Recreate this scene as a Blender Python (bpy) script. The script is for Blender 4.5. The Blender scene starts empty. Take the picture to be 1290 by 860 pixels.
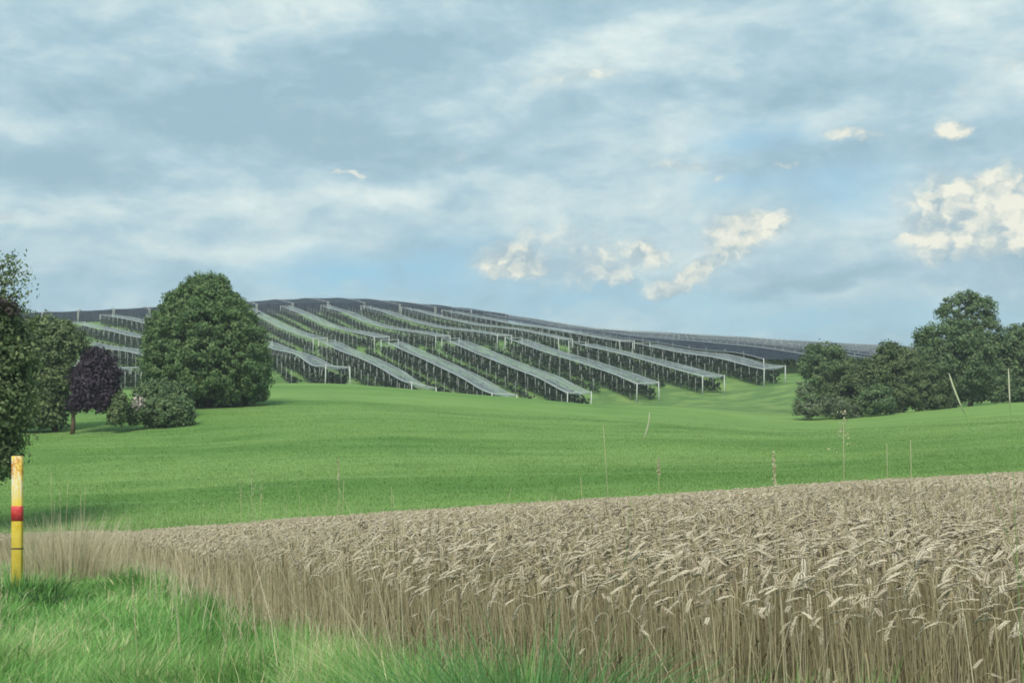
import bpy, math, random
import numpy as np
from mathutils import Vector

# ------------------------------------------------------------------ camera, sky, sun, exposure
SC = bpy.context.scene
COL = SC.collection
F = 1863.0                       # focal length in pixels of the 1290 px wide photograph
CAMZ = 1.3
PITCH = math.atan(130.0 / F)
cam_data = bpy.data.cameras.new("camera")
cam = bpy.data.objects.new("camera", cam_data)
COL.objects.link(cam)
cam.location = (0, 0, CAMZ)
cam.rotation_euler = (math.radians(90) + PITCH, 0, 0)
cam_data.sensor_width = 36.0
cam_data.lens = 36.0 * F / 1290.0
cam_data.clip_start = 0.05
cam_data.clip_end = 9000
SC.camera = cam
SC.view_settings.view_transform = 'Standard'
SC.view_settings.look = 'None'
SC.view_settings.gamma = 1.0
SC.view_settings.exposure = 0.75
try:
    SC.cycles.use_denoising = True
    SC.cycles.denoising_input_passes = 'RGB_ALBEDO_NORMAL'; SC.cycles.denoising_prefilter = 'ACCURATE'
    SC.cycles.filter_width = 1.8
    SC.cycles.max_bounces = 6
    SC.cycles.transparent_max_bounces = 16
    SC.cycles.volume_bounces = 0
except Exception:
    pass

SUN_EL, SUN_AZ = math.radians(44), math.radians(192)     # azimuth clockwise from +Y: behind the camera, to the left
world = bpy.data.worlds.new("World")
SC.world = world
world.use_nodes = True
wt = world.node_tree
wt.nodes.clear()


class NT:
    """small helper for writing node graphs as expressions"""
    def __init__(self, tree): self.t = tree
    def n(self, kind, **kw):
        nd = self.t.nodes.new(kind)
        for k, v in kw.items(): setattr(nd, k, v)
        return nd
    def put(self, sock, v):
        if isinstance(v, bpy.types.NodeSocket): self.t.links.new(v, sock)
        elif v is not None:
            if hasattr(sock, 'default_value'):
                if sock.type == 'RGBA' and len(v) == 3: v = (*v, 1)
                sock.default_value = v
    def math(self, op, a, b=None, c=None, clamp=False):
        nd = self.n('ShaderNodeMath', operation=op, use_clamp=clamp)
        self.put(nd.inputs[0], a); self.put(nd.inputs[1], b); self.put(nd.inputs[2], c)
        return nd.outputs[0]
    def xyz(self, x, y, z):
        nd = self.n('ShaderNodeCombineXYZ')
        for i, v in enumerate((x, y, z)): self.put(nd.inputs[i], v)
        return nd.outputs[0]
    def sep(self, v):
        nd = self.n('ShaderNodeSeparateXYZ'); self.put(nd.inputs[0], v)
        return nd.outputs
    def vmath(self, op, a, b=None):
        nd = self.n('ShaderNodeVectorMath', operation=op)
        self.put(nd.inputs[0], a); self.put(nd.inputs[1], b)
        return nd.outputs[0]
    def noise(self, vec, scale, detail=4, rough=0.55, dist=0.0, dims='3D'):
        nd = self.n('ShaderNodeTexNoise', noise_dimensions=dims)
        self.put(nd.inputs['Vector'], vec); self.put(nd.inputs['Scale'], scale)
        nd.inputs['Detail'].default_value = detail; nd.inputs['Roughness'].default_value = rough
        nd.inputs['Distortion'].default_value = dist
        return nd.outputs
    def mapr(self, v, a, b, c=0.0, d=1.0, smooth=True):
        nd = self.n('ShaderNodeMapRange', interpolation_type='SMOOTHSTEP' if smooth else 'LINEAR')
        for i, q in enumerate((v, a, b, c, d)): self.put(nd.inputs[i], q)
        return nd.outputs[0]
    def mix(self, f, a, b, mode='MIX'):
        nd = self.n('ShaderNodeMix', data_type='RGBA', blend_type=mode)
        self.put(nd.inputs[0], f); self.put(nd.inputs[6], a); self.put(nd.inputs[7], b)
        return nd.outputs[2]
    def ramp(self, f, stops):
        nd = self.n('ShaderNodeValToRGB')
        cr = nd.color_ramp
        while len(cr.elements) < len(stops): cr.elements.new(0.5)
        for e, (p, c) in zip(cr.elements, stops): e.position = p; e.color = (*c, 1)
        self.put(nd.inputs[0], f)
        return nd.outputs[0]


W = NT(wt)
tc = W.n('ShaderNodeTexCoord').outputs['Generated']
sky = W.n('ShaderNodeTexSky', sky_type='NISHITA')
sky.sun_disc = False
sky.sun_elevation = SUN_EL
sky.sun_rotation = SUN_AZ
sky.air_density = 1.3; sky.dust_density = 1.0; sky.ozone_density = 2.0
dx, dy, dz = W.sep(W.vmath('NORMALIZE', tc))
AZ = W.math('ARCTAN2', dx, dy)          # azimuth of the view direction, right of +Y positive
EL = W.math('ARCSINE', dz)
PX = W.math('MULTIPLY_ADD', AZ, F / 100, 6.45)     # the same two angles in handier units
PY = W.math('MULTIPLY_ADD', EL, -F / 100, 5.60)
P = W.xyz(PX, PY, 0.0)
w1 = W.noise(W.xyz(W.math('MULTIPLY', PX, 0.55), W.math('MULTIPLY', PY, 1.1), 3.1), 1.0, 5, 0.6)[1]
warp = W.vmath('MULTIPLY', W.vmath('SUBTRACT', w1, (0.5, 0.5, 0.5)), (1.1, 0.55, 0.0))
w2 = W.noise(W.xyz(W.math('MULTIPLY', PX, 2.6), W.math('MULTIPLY', PY, 3.4), 7.7), 1.0, 5, 0.65)[1]
warp2 = W.vmath('MULTIPLY', W.vmath('SUBTRACT', w2, (0.5, 0.5, 0.5)), (0.55, 0.34, 0.0))
PWs = W.vmath('ADD', P, W.vmath('MULTIPLY', warp, (1.6, 1.5, 0)))
PWc = W.vmath('ADD', W.vmath('ADD', P, W.vmath('MULTIPLY', warp, (0.3, 0.3, 0))), warp2)


def blobs(coord, lst, hard=False):
    tot = None
    for (x, y, rx, ry, a, *rot) in lst:
        v = W.vmath('SUBTRACT', coord, (x / 100, y / 100, 0))
        if rot:
            m = W.n('ShaderNodeMapping'); m.inputs['Rotation'].default_value = (0, 0, math.radians(-rot[0]))
            W.put(m.inputs[0], v); v = m.outputs[0]
        v = W.vmath('MULTIPLY', v, (100.0 / rx, 100.0 / ry, 0))
        nd = W.n('ShaderNodeVectorMath', operation='LENGTH'); W.put(nd.inputs[0], v)
        g = W.mapr(nd.outputs['Value'], 1.0, 0.0, 0.0, a)
        tot = g if tot is None else W.math('ADD', tot, g)
    return tot


# broad layered cloud: light and dark patches
streak = W.noise(W.xyz(W.math('MULTIPLY', PX, 0.42), W.math('MULTIPLY', PY, 1.05), 0.0), 1.0, 9, 0.62, 0.5)[0]
fine = W.noise(W.xyz(W.math('MULTIPLY', PX, 1.5), W.math('MULTIPLY', PY, 2.8), 11.0), 1.0, 6, 0.6, 0.4)[0]
lights = blobs(PWs, [
    (330, 30, 330, 60, 0.55), (700, 95, 260, 65, 0.75, -8), (900, 50, 260, 70, 0.6), (1200, 35, 200, 50, 0.65),
    (60, 35, 200, 50, 0.35), (160, 115, 170, 40, 0.3), (20, 180, 110, 30, 0.5), (290, 262, 420, 34, 0.75, -5), (520, 240, 200, 26, 0.45, -8),
    (900, 170, 260, 45, 0.4), (640, 180, 170, 40, 0.35), (330, 325, 210, 26, 0.6), (130, 322, 150, 22, 0.4), (30, 286, 90, 13, 0.8, -3),
    (740, 250, 330, 60, 0.4), (860, 300, 330, 90, 0.45), (1230, 100, 220, 60, 0.45), (1230, 150, 180, 30, 0.35),
    (1130, 300, 240, 80, 0.3), (620, 300, 160, 30, 0.3)])
darks = blobs(PWs, [
    (480, 100, 330, 90, 0.75, -6), (130, 140, 330, 60, 0.6), (420, 185, 360, 60, 0.85, 4), (60, 225, 220, 45, 0.8), (780, 10, 260, 45, 0.55),
    (170, 60, 240, 40, 0.25), (880, 125, 300, 40, 0.45), (1050, 70, 260, 50, 0.5), (1080, 195, 260, 50, 0.45), (700, 215, 200, 30, 0.35),
    (1180, 350, 300, 30, 0.35), (1000, 360, 230, 20, 0.55, -6)])
blue = blobs(PWs, [
    (440, 350, 260, 42, 0.9), (700, 372, 250, 35, 0.6), (960, 175, 130, 30, 0.7), (930, 240, 120, 24, 0.5), (1080, 255, 110, 60, 0.6),
    (1000, 405, 420, 40, 0.75), (560, 320, 130, 50, 0.45), (100, 375, 260, 35, 0.25), (860, 375, 200, 30, 0.4), (250, 205, 80, 20, 0.1)])
tone = W.math('ADD', W.math('MULTIPLY_ADD', streak, 1.25, -0.24), W.math('MULTIPLY_ADD', fine, 0.85, -0.425))
tone = W.math('ADD', tone, W.math('MULTIPLY', lights, 0.46))
tone = W.math('SUBTRACT', tone, W.math('MULTIPLY', darks, 0.52))
crisp = W.noise(W.vmath('ADD', W.xyz(W.math('MULTIPLY', PX, 0.95), W.math('MULTIPLY', PY, 2.1), 33.0), W.vmath('MULTIPLY', warp, (1.5, 1.5, 0))), 1.0, 8, 0.55, 0.0)[0]
tone = W.math('ADD', tone, W.math('MULTIPLY', W.mapr(crisp, 0.44, 0.62), 0.15))
tone = W.math('ADD', tone, -0.06)
strat = W.ramp(tone, [(0.0, (2.1, 3.1, 3.65)), (0.30, (2.65, 3.7, 4.2)), (0.60, (3.65, 4.55, 4.7)), (1.0, (5.2, 5.7, 5.4))])
cover = W.math('SUBTRACT', 1.0, W.math('MULTIPLY', blue, W.mapr(fine, 0.25, 0.65, 0.5, 1.1)), clamp=True)
cover = W.math('MULTIPLY', cover, 0.93)
nish = W.mix(1.0, sky.outputs[0], (0.80, 0.98, 1.02), 'MULTIPLY')
nish = W.mix(0.80, nish, (1.6, 3.15, 4.3))
skyc = W.mix(cover, nish, strat)
# sunlit cumulus low above the horizon, behind the layer
cum = blobs(PWc, [
    (1200, 265, 120, 52, 1.25), (1262, 275, 80, 64, 1.2), (1150, 308, 80, 40, 1.0), (1240, 320, 130, 38, 0.95), (1290, 300, 80, 56, 1.0),
    (922, 302, 62, 50, 1.35, -15), (968, 284, 50, 30, 1.05), (870, 350, 60, 28, 1.2, -25), (835, 370, 50, 20, 0.9), (818, 318, 46, 28, 1.15), (755, 340, 95, 50, 0.75),
    (640, 329, 70, 30, 1.4), (655, 340, 66, 20, 1.0), (700, 300, 120, 40, 0.35), (1192, 182, 42, 20, 1.2), (1050, 180, 24, 12, 0.95), (1085, 182, 46, 12, 0.7, 10), (995, 216, 26, 10, 0.85),
    (885, 215, 90, 12, 0.6, 4), (905, 230, 40, 10, 0.6), (432, 221, 44, 7, 0.75, 6), (1172, 137, 16, 8, 0.6), (18, 288, 80, 14, 0.7),
    (1270, 105, 60, 16, 0.5), (730, 100, 110, 24, 0.6, -8), (1430, 250, 120, 60, 1.0), (-150, 300, 140, 40, 1.0)])


def billow(ox, oy):
    """rounded cauliflower heads at three sizes"""
    tot = None
    for sc, wgt in ((1.9, 0.50), (4.2, 0.30), (9.0, 0.16)):
        v = W.xyz(W.math('MULTIPLY_ADD', PX, sc, ox * sc), W.math('MULTIPLY_ADD', PY, sc * 1.25, oy * sc * 1.25), sc)
        v = W.vmath('ADD', v, W.vmath('MULTIPLY', warp2, (1.2 * sc, 1.6 * sc, 0)))
        nd = W.n('ShaderNodeTexVoronoi', feature='SMOOTH_F1', voronoi_dimensions='2D')
        W.put(nd.inputs['Vector'], v); nd.inputs['Scale'].default_value = 1.0; nd.inputs['Smoothness'].default_value = 0.35
        h = W.math('MULTIPLY_ADD', W.math('MULTIPLY', nd.outputs['Distance'], nd.outputs['Distance']), -1.8 * wgt, wgt)
        tot = h if tot is None else W.math('ADD', tot, h)
    return tot


b0, b1 = billow(0, 0), billow(-0.10, -0.13)
soft = W.noise(W.xyz(W.math('MULTIPLY', PX, 2.2), W.math('MULTIPLY', PY, 3.2), 21.0), 1.0, 7, 0.6, 0.3)[0]
ca = W.math('ADD', W.math('MULTIPLY_ADD', b0, 0.55, -0.30), W.math('ADD', cum, W.math('MULTIPLY_ADD', soft, 0.9, -0.50)))
cmask = W.mapr(ca, 0.02, 1.05)
relief = W.math('ADD', W.math('MULTIPLY', W.math('SUBTRACT', b0, b1), 1.5), W.math('ADD', W.math('MULTIPLY', ca, 0.42), W.math('MULTIPLY_ADD', soft, 1.0, -0.40)))
ccol = W.ramp(relief, [(0.0, (2.6, 3.3, 3.6)), (0.35, (3.5, 4.05, 4.0)), (0.72, (4.9, 5.0, 4.4)), (1.0, (5.9, 5.75, 4.8))])
skyc = W.mix(W.math('MULTIPLY', cmask, 0.9), skyc, ccol)
bg = W.n('ShaderNodeBackground'); bg.inputs['Strength'].default_value = 0.1
W.put(bg.inputs[0], skyc)
wo = W.n('ShaderNodeOutputWorld')
wt.links.new(bg.outputs[0], wo.inputs['Surface'])
try:
    world.cycles.sampling_method = 'MANUAL'; world.cycles.sample_map_resolution = 512
except Exception:
    pass

sl = bpy.data.lights.new("sun", 'SUN')
sl.energy = 2.4; sl.angle = math.radians(20); sl.color = (1.0, 0.93, 0.82)
so = bpy.data.objects.new("sun", sl); COL.objects.link(so)
sdir = Vector((math.sin(SUN_AZ) * math.cos(SUN_EL), math.cos(SUN_AZ) * math.cos(SUN_EL), math.sin(SUN_EL)))
so.rotation_euler = sdir.to_track_quat('Z', 'Y').to_euler()
so.location = sdir * 50

# ------------------------------------------------------------------ mesh helpers
rng = np.random.default_rng(11)


def tag(o, label=None, cat=None, group=None, kind=None):
    if label: o['label'] = label
    if cat: o['category'] = cat
    if group: o['group'] = group
    if kind: o['kind'] = kind
    return o


def empty(name, loc, parent=None):
    o = bpy.data.objects.new(name, None); COL.objects.link(o)
    o.location = loc; o.empty_display_size = 0.3
    if parent: o.parent = parent
    return o


def mesh_obj(name, verts, faces, mat, parent=None, tint=None, smooth=False, attrs=None, loc=None):
    """faces: list of int arrays (n,k), k vertices per face. loc: local origin subtracted from the vertices"""
    me = bpy.data.meshes.new(name)
    v = np.asarray(verts, dtype=np.float32)
    if loc is not None: v = v - np.asarray(loc, dtype=np.float32)
    me.vertices.add(len(v)); me.vertices.foreach_set('co', v.ravel())
    loops = np.concatenate([f.ravel() for f in faces]).astype(np.int32)
    tot = np.concatenate([np.full(len(f), f.shape[1]) for f in faces]).astype(np.int32)
    start = np.concatenate([[0], np.cumsum(tot)[:-1]]).astype(np.int32)
    me.loops.add(len(loops)); me.loops.foreach_set('vertex_index', loops)
    me.polygons.add(len(tot)); me.polygons.foreach_set('loop_start', start); me.polygons.foreach_set('loop_total', tot)
    if smooth: me.polygons.foreach_set('use_smooth', np.ones(len(tot), dtype=bool))
    if tint is not None:
        a = me.attributes.new('tint', 'FLOAT', 'POINT'); a.data.foreach_set('value', np.asarray(tint, np.float32))
    for k, arr in (attrs or {}).items():
        a = me.attributes.new(k, 'FLOAT', 'POINT'); a.data.foreach_set('value', np.asarray(arr, np.float32))
    me.update(calc_edges=True)
    me.materials.append(mat)
    o = bpy.data.objects.new(name, me); COL.objects.link(o)
    if parent: o.parent = parent
    elif loc is not None: o.location = loc
    return o


class Acc:
    def __init__(self): self.v, self.f, self.t, self.k, self.n = [], {}, [], [], 0
    def add(self, v, faces, tint=0.5, kind=0.0):
        v = np.asarray(v, float).reshape(-1, 3); m = len(v)
        for f in faces:
            f = np.asarray(f); self.f.setdefault(f.shape[-1], []).append(f.reshape(-1, f.shape[-1]) + self.n)
        self.v.append(v); self.t.append(np.broadcast_to(tint, (m,)).astype(float)); self.k.append(np.broadcast_to(kind, (m,)).astype(float)); self.n += m
    def arrays(self):
        return np.concatenate(self.v), [np.concatenate(x) for x in self.f.values()], np.concatenate(self.t), np.concatenate(self.k)
    def build(self, name, mat, parent=None, smooth=False, loc=None):
        v, f, t, k = self.arrays()
        return mesh_obj(name, v, f, mat, parent, t, smooth, {'part': k}, loc)


def tube(pts, rads, sides=6, cap=True):
    pts = np.asarray(pts, float); n = len(pts)
    rads = np.broadcast_to(rads, (n,))
    tan = np.gradient(pts, axis=0) if n > 2 else np.repeat((pts[1] - pts[0])[None], 2, 0)
    tan /= np.linalg.norm(tan, axis=1)[:, None] + 1e-9
    ref = np.array([0.0, 0, 1]) if abs(tan[0][2]) < 0.9 else np.array([1.0, 0, 0])
    out = []
    for i in range(n):
        a = np.cross(tan[i], ref); a /= np.linalg.norm(a) + 1e-9; b = np.cross(a, tan[i])
        an = np.arange(sides) * 2 * np.pi / sides
        out.append(pts[i] + rads[i] * (np.cos(an)[:, None] * a + np.sin(an)[:, None] * b))
    v = np.concatenate(out)
    f = []
    for i in range(n - 1):
        for s in range(sides):
            f.append((i * sides + s, i * sides + (s + 1) % sides, (i + 1) * sides + (s + 1) % sides, (i + 1) * sides + s))
    fs = [np.array(f)]
    if cap: fs.append(np.array([list(range(sides))[::-1], [(n - 1) * sides + s for s in range(sides)]]))
    return v, fs


def boxv(x0, x1, y0, y1, z0, z1):
    v = np.array([(x, y, z) for z in (z0, z1) for y in (y0, y1) for x in (x0, x1)], float)
    f = np.array([(0, 2, 3, 1), (4, 5, 7, 6), (0, 1, 5, 4), (2, 6, 7, 3), (0, 4, 6, 2), (1, 3, 7, 5)])
    return v, [f]


# ------------------------------------------------------------------ materials
def material(name):
    m = bpy.data.materials.new(name); m.use_nodes = True
    m.node_tree.nodes.clear()
    g = NT(m.node_tree)
    out = g.n('ShaderNodeOutputMaterial')
    return m, g, out


def attr(g, name): return g.n('ShaderNodeAttribute', attribute_name=name).outputs['Fac']


def finish(g, out, color, rough=0.7, translucent=0.0, tcol=None, bump=None, spec=0.3, alpha=None):
    p = g.n('ShaderNodeBsdfPrincipled'); g.put(p.inputs['Base Color'], color); g.put(p.inputs['Roughness'], rough)
    p.inputs['Specular IOR Level'].default_value = spec
    if bump is not None: g.t.links.new(bump, p.inputs['Normal'])
    sh = p.outputs[0]
    if translucent:
        tr = g.n('ShaderNodeBsdfTranslucent'); g.put(tr.inputs[0], tcol if tcol is not None else color)
        mx = g.n('ShaderNodeMixShader'); mx.inputs[0].default_value = translucent
        g.t.links.new(sh, mx.inputs[1]); g.t.links.new(tr.outputs[0], mx.inputs[2]); sh = mx.outputs[0]
    if alpha is not None:
        ta = g.n('ShaderNodeBsdfTransparent'); mx = g.n('ShaderNodeMixShader'); g.put(mx.inputs[0], alpha)
        g.t.links.new(ta.outputs[0], mx.inputs[1]); g.t.links.new(sh, mx.inputs[2]); sh = mx.outputs[0]
    g.t.links.new(sh, out.inputs['Surface'])


def leaf_mat(name, stops, translucent=0.25, rough=0.6, spec=0.3):
    m, g, out = material(name)
    c = g.ramp(attr(g, 'tint'), stops)
    finish(g, out, c, rough, translucent, spec=spec)
    return m


def plain(name, col, rough=0.6, scale=8.0, var=0.25, spec=0.3):
    m, g, out = material(name)
    co = g.n('ShaderNodeTexCoord').outputs['Object']
    nz = g.noise(co, scale, 5, 0.6)[0]
    c = g.mix(g.mapr(nz, 0.3, 0.7), tuple(k * (1 - var) for k in col), tuple(min(1, k * (1 + var)) for k in col))
    finish(g, out, c, rough, spec=spec)
    return m


def meadow_colour(g, pos):
    big = g.noise(pos, 0.030, 4, 0.55)[0]
    mid = g.noise(pos, 0.22, 5, 0.6)[0]
    px_, py_, pz_ = g.sep(pos)
    mow = g.noise(g.xyz(g.math('MULTIPLY', px_, 0.05), g.math('MULTIPLY_ADD', px_, 0.12, g.math('MULTIPLY', py_, 0.55)), 0.0), 1.0, 3, 0.6)[0]
    band = g.noise(g.xyz(g.math('MULTIPLY', px_, 0.022), g.math('MULTIPLY', py_, 0.075), 4.0), 1.0, 5, 0.62)[0]
    fn = g.noise(pos, 9.0, 4, 0.7)[0]
    c = g.mix(g.mapr(big, 0.35, 0.65), (0.085, 0.195, 0.040), (0.165, 0.285, 0.070))
    c = g.mix(g.math('MULTIPLY', g.mapr(px_, -8.0, 60.0), 0.65), c, (0.205, 0.325, 0.090))
    c = g.mix(g.math('MULTIPLY', g.mapr(band, 0.44, 0.60), 0.75), c, (0.200, 0.320, 0.092))
    c = g.mix(g.math('MULTIPLY', g.mapr(mid, 0.42, 0.75), 0.40), c, (0.080, 0.180, 0.042))
    c = g.mix(g.math('MULTIPLY', g.mapr(mow, 0.5, 0.68), 0.38), c, (0.225, 0.350, 0.120))
    c = g.mix(g.math('MULTIPLY', g.mapr(fn, 0.5, 0.8), 0.18), c, (0.075, 0.17, 0.05))
    c = g.mix(1.0, c, (0.94, 0.95, 0.94), 'MULTIPLY')
    return c, mid, fn


M = {}
# ground
m, g, out = material('meadow ground'); M['ground'] = m
pos = g.n('ShaderNodeNewGeometry').outputs['Position']
c, mid, fn = meadow_colour(g, pos)
px_, py_, pz_ = g.sep(pos)
oc = g.mix(g.mapr(mid, 0.4, 0.65), (0.095, 0.185, 0.055), (0.175, 0.275, 0.080))
oc = g.mix(g.math('MULTIPLY', g.mapr(fn, 0.5, 0.7), 0.3), oc, (0.13, 0.125, 0.065))
c = g.mix(g.math('MULTIPLY', g.mapr(g.noise(g.xyz(g.math('MULTIPLY', px_, 0.02), g.math('MULTIPLY', py_, 0.07), 4.0), 1.0, 5, 0.6)[0], 0.4, 0.7), 0.45), c, (0.175, 0.300, 0.085))
c = g.mix(attr(g, 'orchard'), c, oc)
sc_ = g.mix(g.mapr(fn, 0.35, 0.65), (0.10, 0.075, 0.05), (0.17, 0.13, 0.085))
c = g.mix(attr(g, 'soil'), c, sc_)
bp = g.n('ShaderNodeBump'); bp.inputs['Strength'].default_value = 0.6; bp.inputs['Distance'].default_value = 0.12
g.t.links.new(g.math('ADD', fn, mid), bp.inputs['Height'])
finish(g, out, c, 0.9, bump=bp.outputs[0], spec=0.1)

M['grass'] = leaf_mat('verge grass', [(0.0, (0.040, 0.125, 0.028)), (0.5, (0.135, 0.330, 0.075)), (0.85, (0.270, 0.480, 0.150)), (1.0, (0.58, 0.55, 0.32))], 0.25)
M['bluegrass'] = leaf_mat('blue green grass', [(0.0, (0.045, 0.12, 0.035)), (0.6, (0.105, 0.24, 0.075)), (1.0, (0.20, 0.38, 0.16))], 0.3)
m, g, out = material('meadow blades'); M['mgrass'] = m
c, _, _ = meadow_colour(g, g.n('ShaderNodeNewGeometry').outputs['Position'])
c = g.mix(1.0, c, g.ramp(attr(g, 'tint'), [(0.0, (0.72, 0.76, 0.70)), (0.55, (1.0, 1.0, 1.0)), (1.0, (1.35, 1.22, 1.35))]), 'MULTIPLY')
finish(g, out, c, 0.6, 0.3)
M['pale_stalk'] = plain('pale dead stalk', (0.50, 0.50, 0.37), 0.6)
M['dry'] = leaf_mat('dry grass', [(0.0, (0.24, 0.21, 0.12)), (0.5, (0.47, 0.42, 0.27)), (1.0, (0.66, 0.61, 0.44))], 0.25)
M['weed'] = leaf_mat('dark weed leaves', [(0.0, (0.02, 0.06, 0.02)), (1.0, (0.05, 0.13, 0.04))], 0.2)
# wheat: part 0 stem, 1 ear, 2 leaf
m, g, out = material('ripe wheat'); M['wheat'] = m
t_ = attr(g, 'tint'); k_ = attr(g, 'part')
stem = g.ramp(t_, [(0.0, (0.27, 0.23, 0.12)), (0.5, (0.48, 0.42, 0.26)), (1.0, (0.60, 0.54, 0.38))])
ear = g.ramp(t_, [(0.0, (0.30, 0.25, 0.175)), (0.45, (0.50, 0.44, 0.325)), (1.0, (0.67, 0.61, 0.475))])
lf = g.ramp(t_, [(0.0, (0.18, 0.15, 0.08)), (1.0, (0.40, 0.35, 0.21))])
c = g.mix(g.mapr(k_, 0.4, 0.6), stem, ear); c = g.mix(g.mapr(k_, 1.4, 1.6), c, lf)
finish(g, out, c, 0.65, 0.12, spec=0.25)

M['lime'] = leaf_mat('lime leaves', [(0.0, (0.050, 0.100, 0.036)), (0.5, (0.100, 0.176, 0.060)), (1.0, (0.190, 0.262, 0.100))], 0.2)
M['dark_leaf'] = leaf_mat('dark green leaves', [(0.0, (0.050, 0.092, 0.043)), (0.5, (0.100, 0.165, 0.068)), (1.0, (0.188, 0.256, 0.106))], 0.2)
M['olive_leaf'] = leaf_mat('olive leaves', [(0.0, (0.050, 0.086, 0.036)), (0.5, (0.100, 0.150, 0.058)), (1.0, (0.185, 0.235, 0.095))], 0.2)
M['purple_leaf'] = leaf_mat('purple leaves', [(0.0, (0.016, 0.011, 0.020)), (0.5, (0.034, 0.022, 0.038)), (1.0, (0.070, 0.046, 0.062))], 0.1)
M['grey_leaf'] = leaf_mat('grey green leaves', [(0.0, (0.058, 0.087, 0.046)), (0.5, (0.123, 0.167, 0.087)), (1.0, (0.232, 0.275, 0.152))], 0.15)
M['brown_leaf'] = leaf_mat('brown leaves', [(0.0, (0.02, 0.018, 0.014)), (1.0, (0.07, 0.055, 0.04))], 0.1)
M['shaded_orchard_leaf'] = leaf_mat('shaded orchard leaves', [(0.0, (0.010, 0.020, 0.010)), (0.6, (0.024, 0.046, 0.020)), (1.0, (0.055, 0.085, 0.035))], 0.1)  # shade under the nets is put into these dark greens
M['pale_flower'] = plain('pale blossom', (0.5, 0.42, 0.42))
M['bark'] = plain('bark', (0.10, 0.075, 0.05), 0.9)
M['post_white'] = plain('whitish concrete post', (0.50, 0.54, 0.51), 0.7, 2.0, 0.15)
M['post_grey'] = plain('weathered grey post', (0.27, 0.30, 0.28), 0.8, 2.0, 0.2)
M['dark_wire'] = plain('dull cable', (0.22, 0.25, 0.26), 0.7, 2.0, 0.1)
M['wire'] = plain('pale edge cable', (0.40, 0.45, 0.44), 0.5, 2.0, 0.1)


def net_mat(name, c0, c1, dens, rough=0.45, spec=0.4):
    m, g, out = material(name)
    co = attr(g, 'along'); ac = attr(g, 'across')
    st = g.noise(g.xyz(g.math('MULTIPLY', co, 0.06), g.math('MULTIPLY', ac, 6.0), 0.0), 1.0, 5, 0.65)[0]
    c = g.mix(g.mapr(st, 0.3, 0.7), c0, c1)
    al = g.mapr(st, 0.2, 0.75, dens - 0.2, min(1.0, dens + 0.2))
    finish(g, out, c, rough, 0.2 if spec > 0.1 else 0.0, spec=spec, alpha=al)
    return m


M['net'] = net_mat('silver hail net', (0.09, 0.12, 0.14), (0.52, 0.58, 0.59), 0.48)
M['dark_net_faded'] = net_mat('faded dark hail net', (0.030, 0.038, 0.050), (0.090, 0.108, 0.125), 0.8, 0.8, 0.05)
M['dark_net'] = net_mat('dark hail net', (0.014, 0.020, 0.030), (0.040, 0.054, 0.072), 0.9, 0.8, 0.05)
m, g, out = material('asphalt'); M['asphalt'] = m
co = g.n('ShaderNodeNewGeometry').outputs['Position']
c = g.mix(g.mapr(g.noise(co, 60, 4, 0.7)[0], 0.3, 0.7), (0.04, 0.04, 0.042), (0.075, 0.074, 0.072))
finish(g, out, c, 0.85)


# ------------------------------------------------------------------ terrain
def pchip(x, Y, xq):
    """monotone cubic along axis 0 of Y (n, m), evaluated per column at xq"""
    h = np.diff(x)[:, None]; d = np.diff(Y, axis=0) / h
    m = np.zeros_like(Y)
    w1 = 2 * h[1:] + h[:-1]; w2 = h[1:] + 2 * h[:-1]
    with np.errstate(divide='ignore', invalid='ignore'):
        mm = (w1 + w2) / (w1 / d[:-1] + w2 / d[1:])
    m[1:-1] = np.where(d[:-1] * d[1:] > 0, mm, 0)
    m[0] = d[0]; m[-1] = d[-1]
    i = np.clip(np.searchsorted(x, xq) - 1, 0, len(x) - 2)
    return i, h, m


COLS = np.array([-500, 0, 200, 345, 440, 550, 650, 750, 850, 950, 1050, 1200, 1290, 1800], float)
EDGE_PX = [-500, 0, 160, 400, 645, 840, 1050, 1290, 1800]
EDGE_PY = [672, 670, 668, 650, 634, 622, 607, 594, 585]
edge = np.interp(COLS, EDGE_PX, EDGE_PY)
crest = np.array([505, 500, 490, 484, 485, 492, 501, 509, 514, 524, 526, 515, 508, 500], float)
DN = np.array([0.0, 4, 8, 13, 18, 30, 45])
DF = np.array([45, 60, 80, 110, 150, 190, 215, 238, 265, 300, 345, 420, 500, 600, 700, 850, 1300, 3000.0])
fall = {700: 5, 850: 16, 1300: 60, 3000: 150}
T = {
    215: [505, 500, 489, 484, 486, 499, 511, 515, 512, 516, 522, 513, 506, 498],
    238: [500, 495, 488, 486, 485, 511, 519, 517, 508, 505, 500, 500, 497, 492],
    265: [492, 486, 478, 468, 471, 488, 496, 498, 491, 486, 479, 490, 492, 490],
    300: [478, 470, 460, 456, 456, 467, 471, 472, 468, 462, 466, 480, 485, 485],
    345: [455, 450, 448, 448, 446, 444, 443, 444, 447, 450, 457, 472, 478, 480],
    420: [432, 428, 425, 424, 424, 424, 424, 430, 438, 444, 451, 460, 467, 473],
    500: [417, 412, 406, 402, 401, 405, 413, 426, 433, 439, 446, 454, 461, 468],
    600: [412, 406, 398, 389, 387, 396, 408, 424, 430, 436, 442, 450, 457, 466],
}
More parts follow.
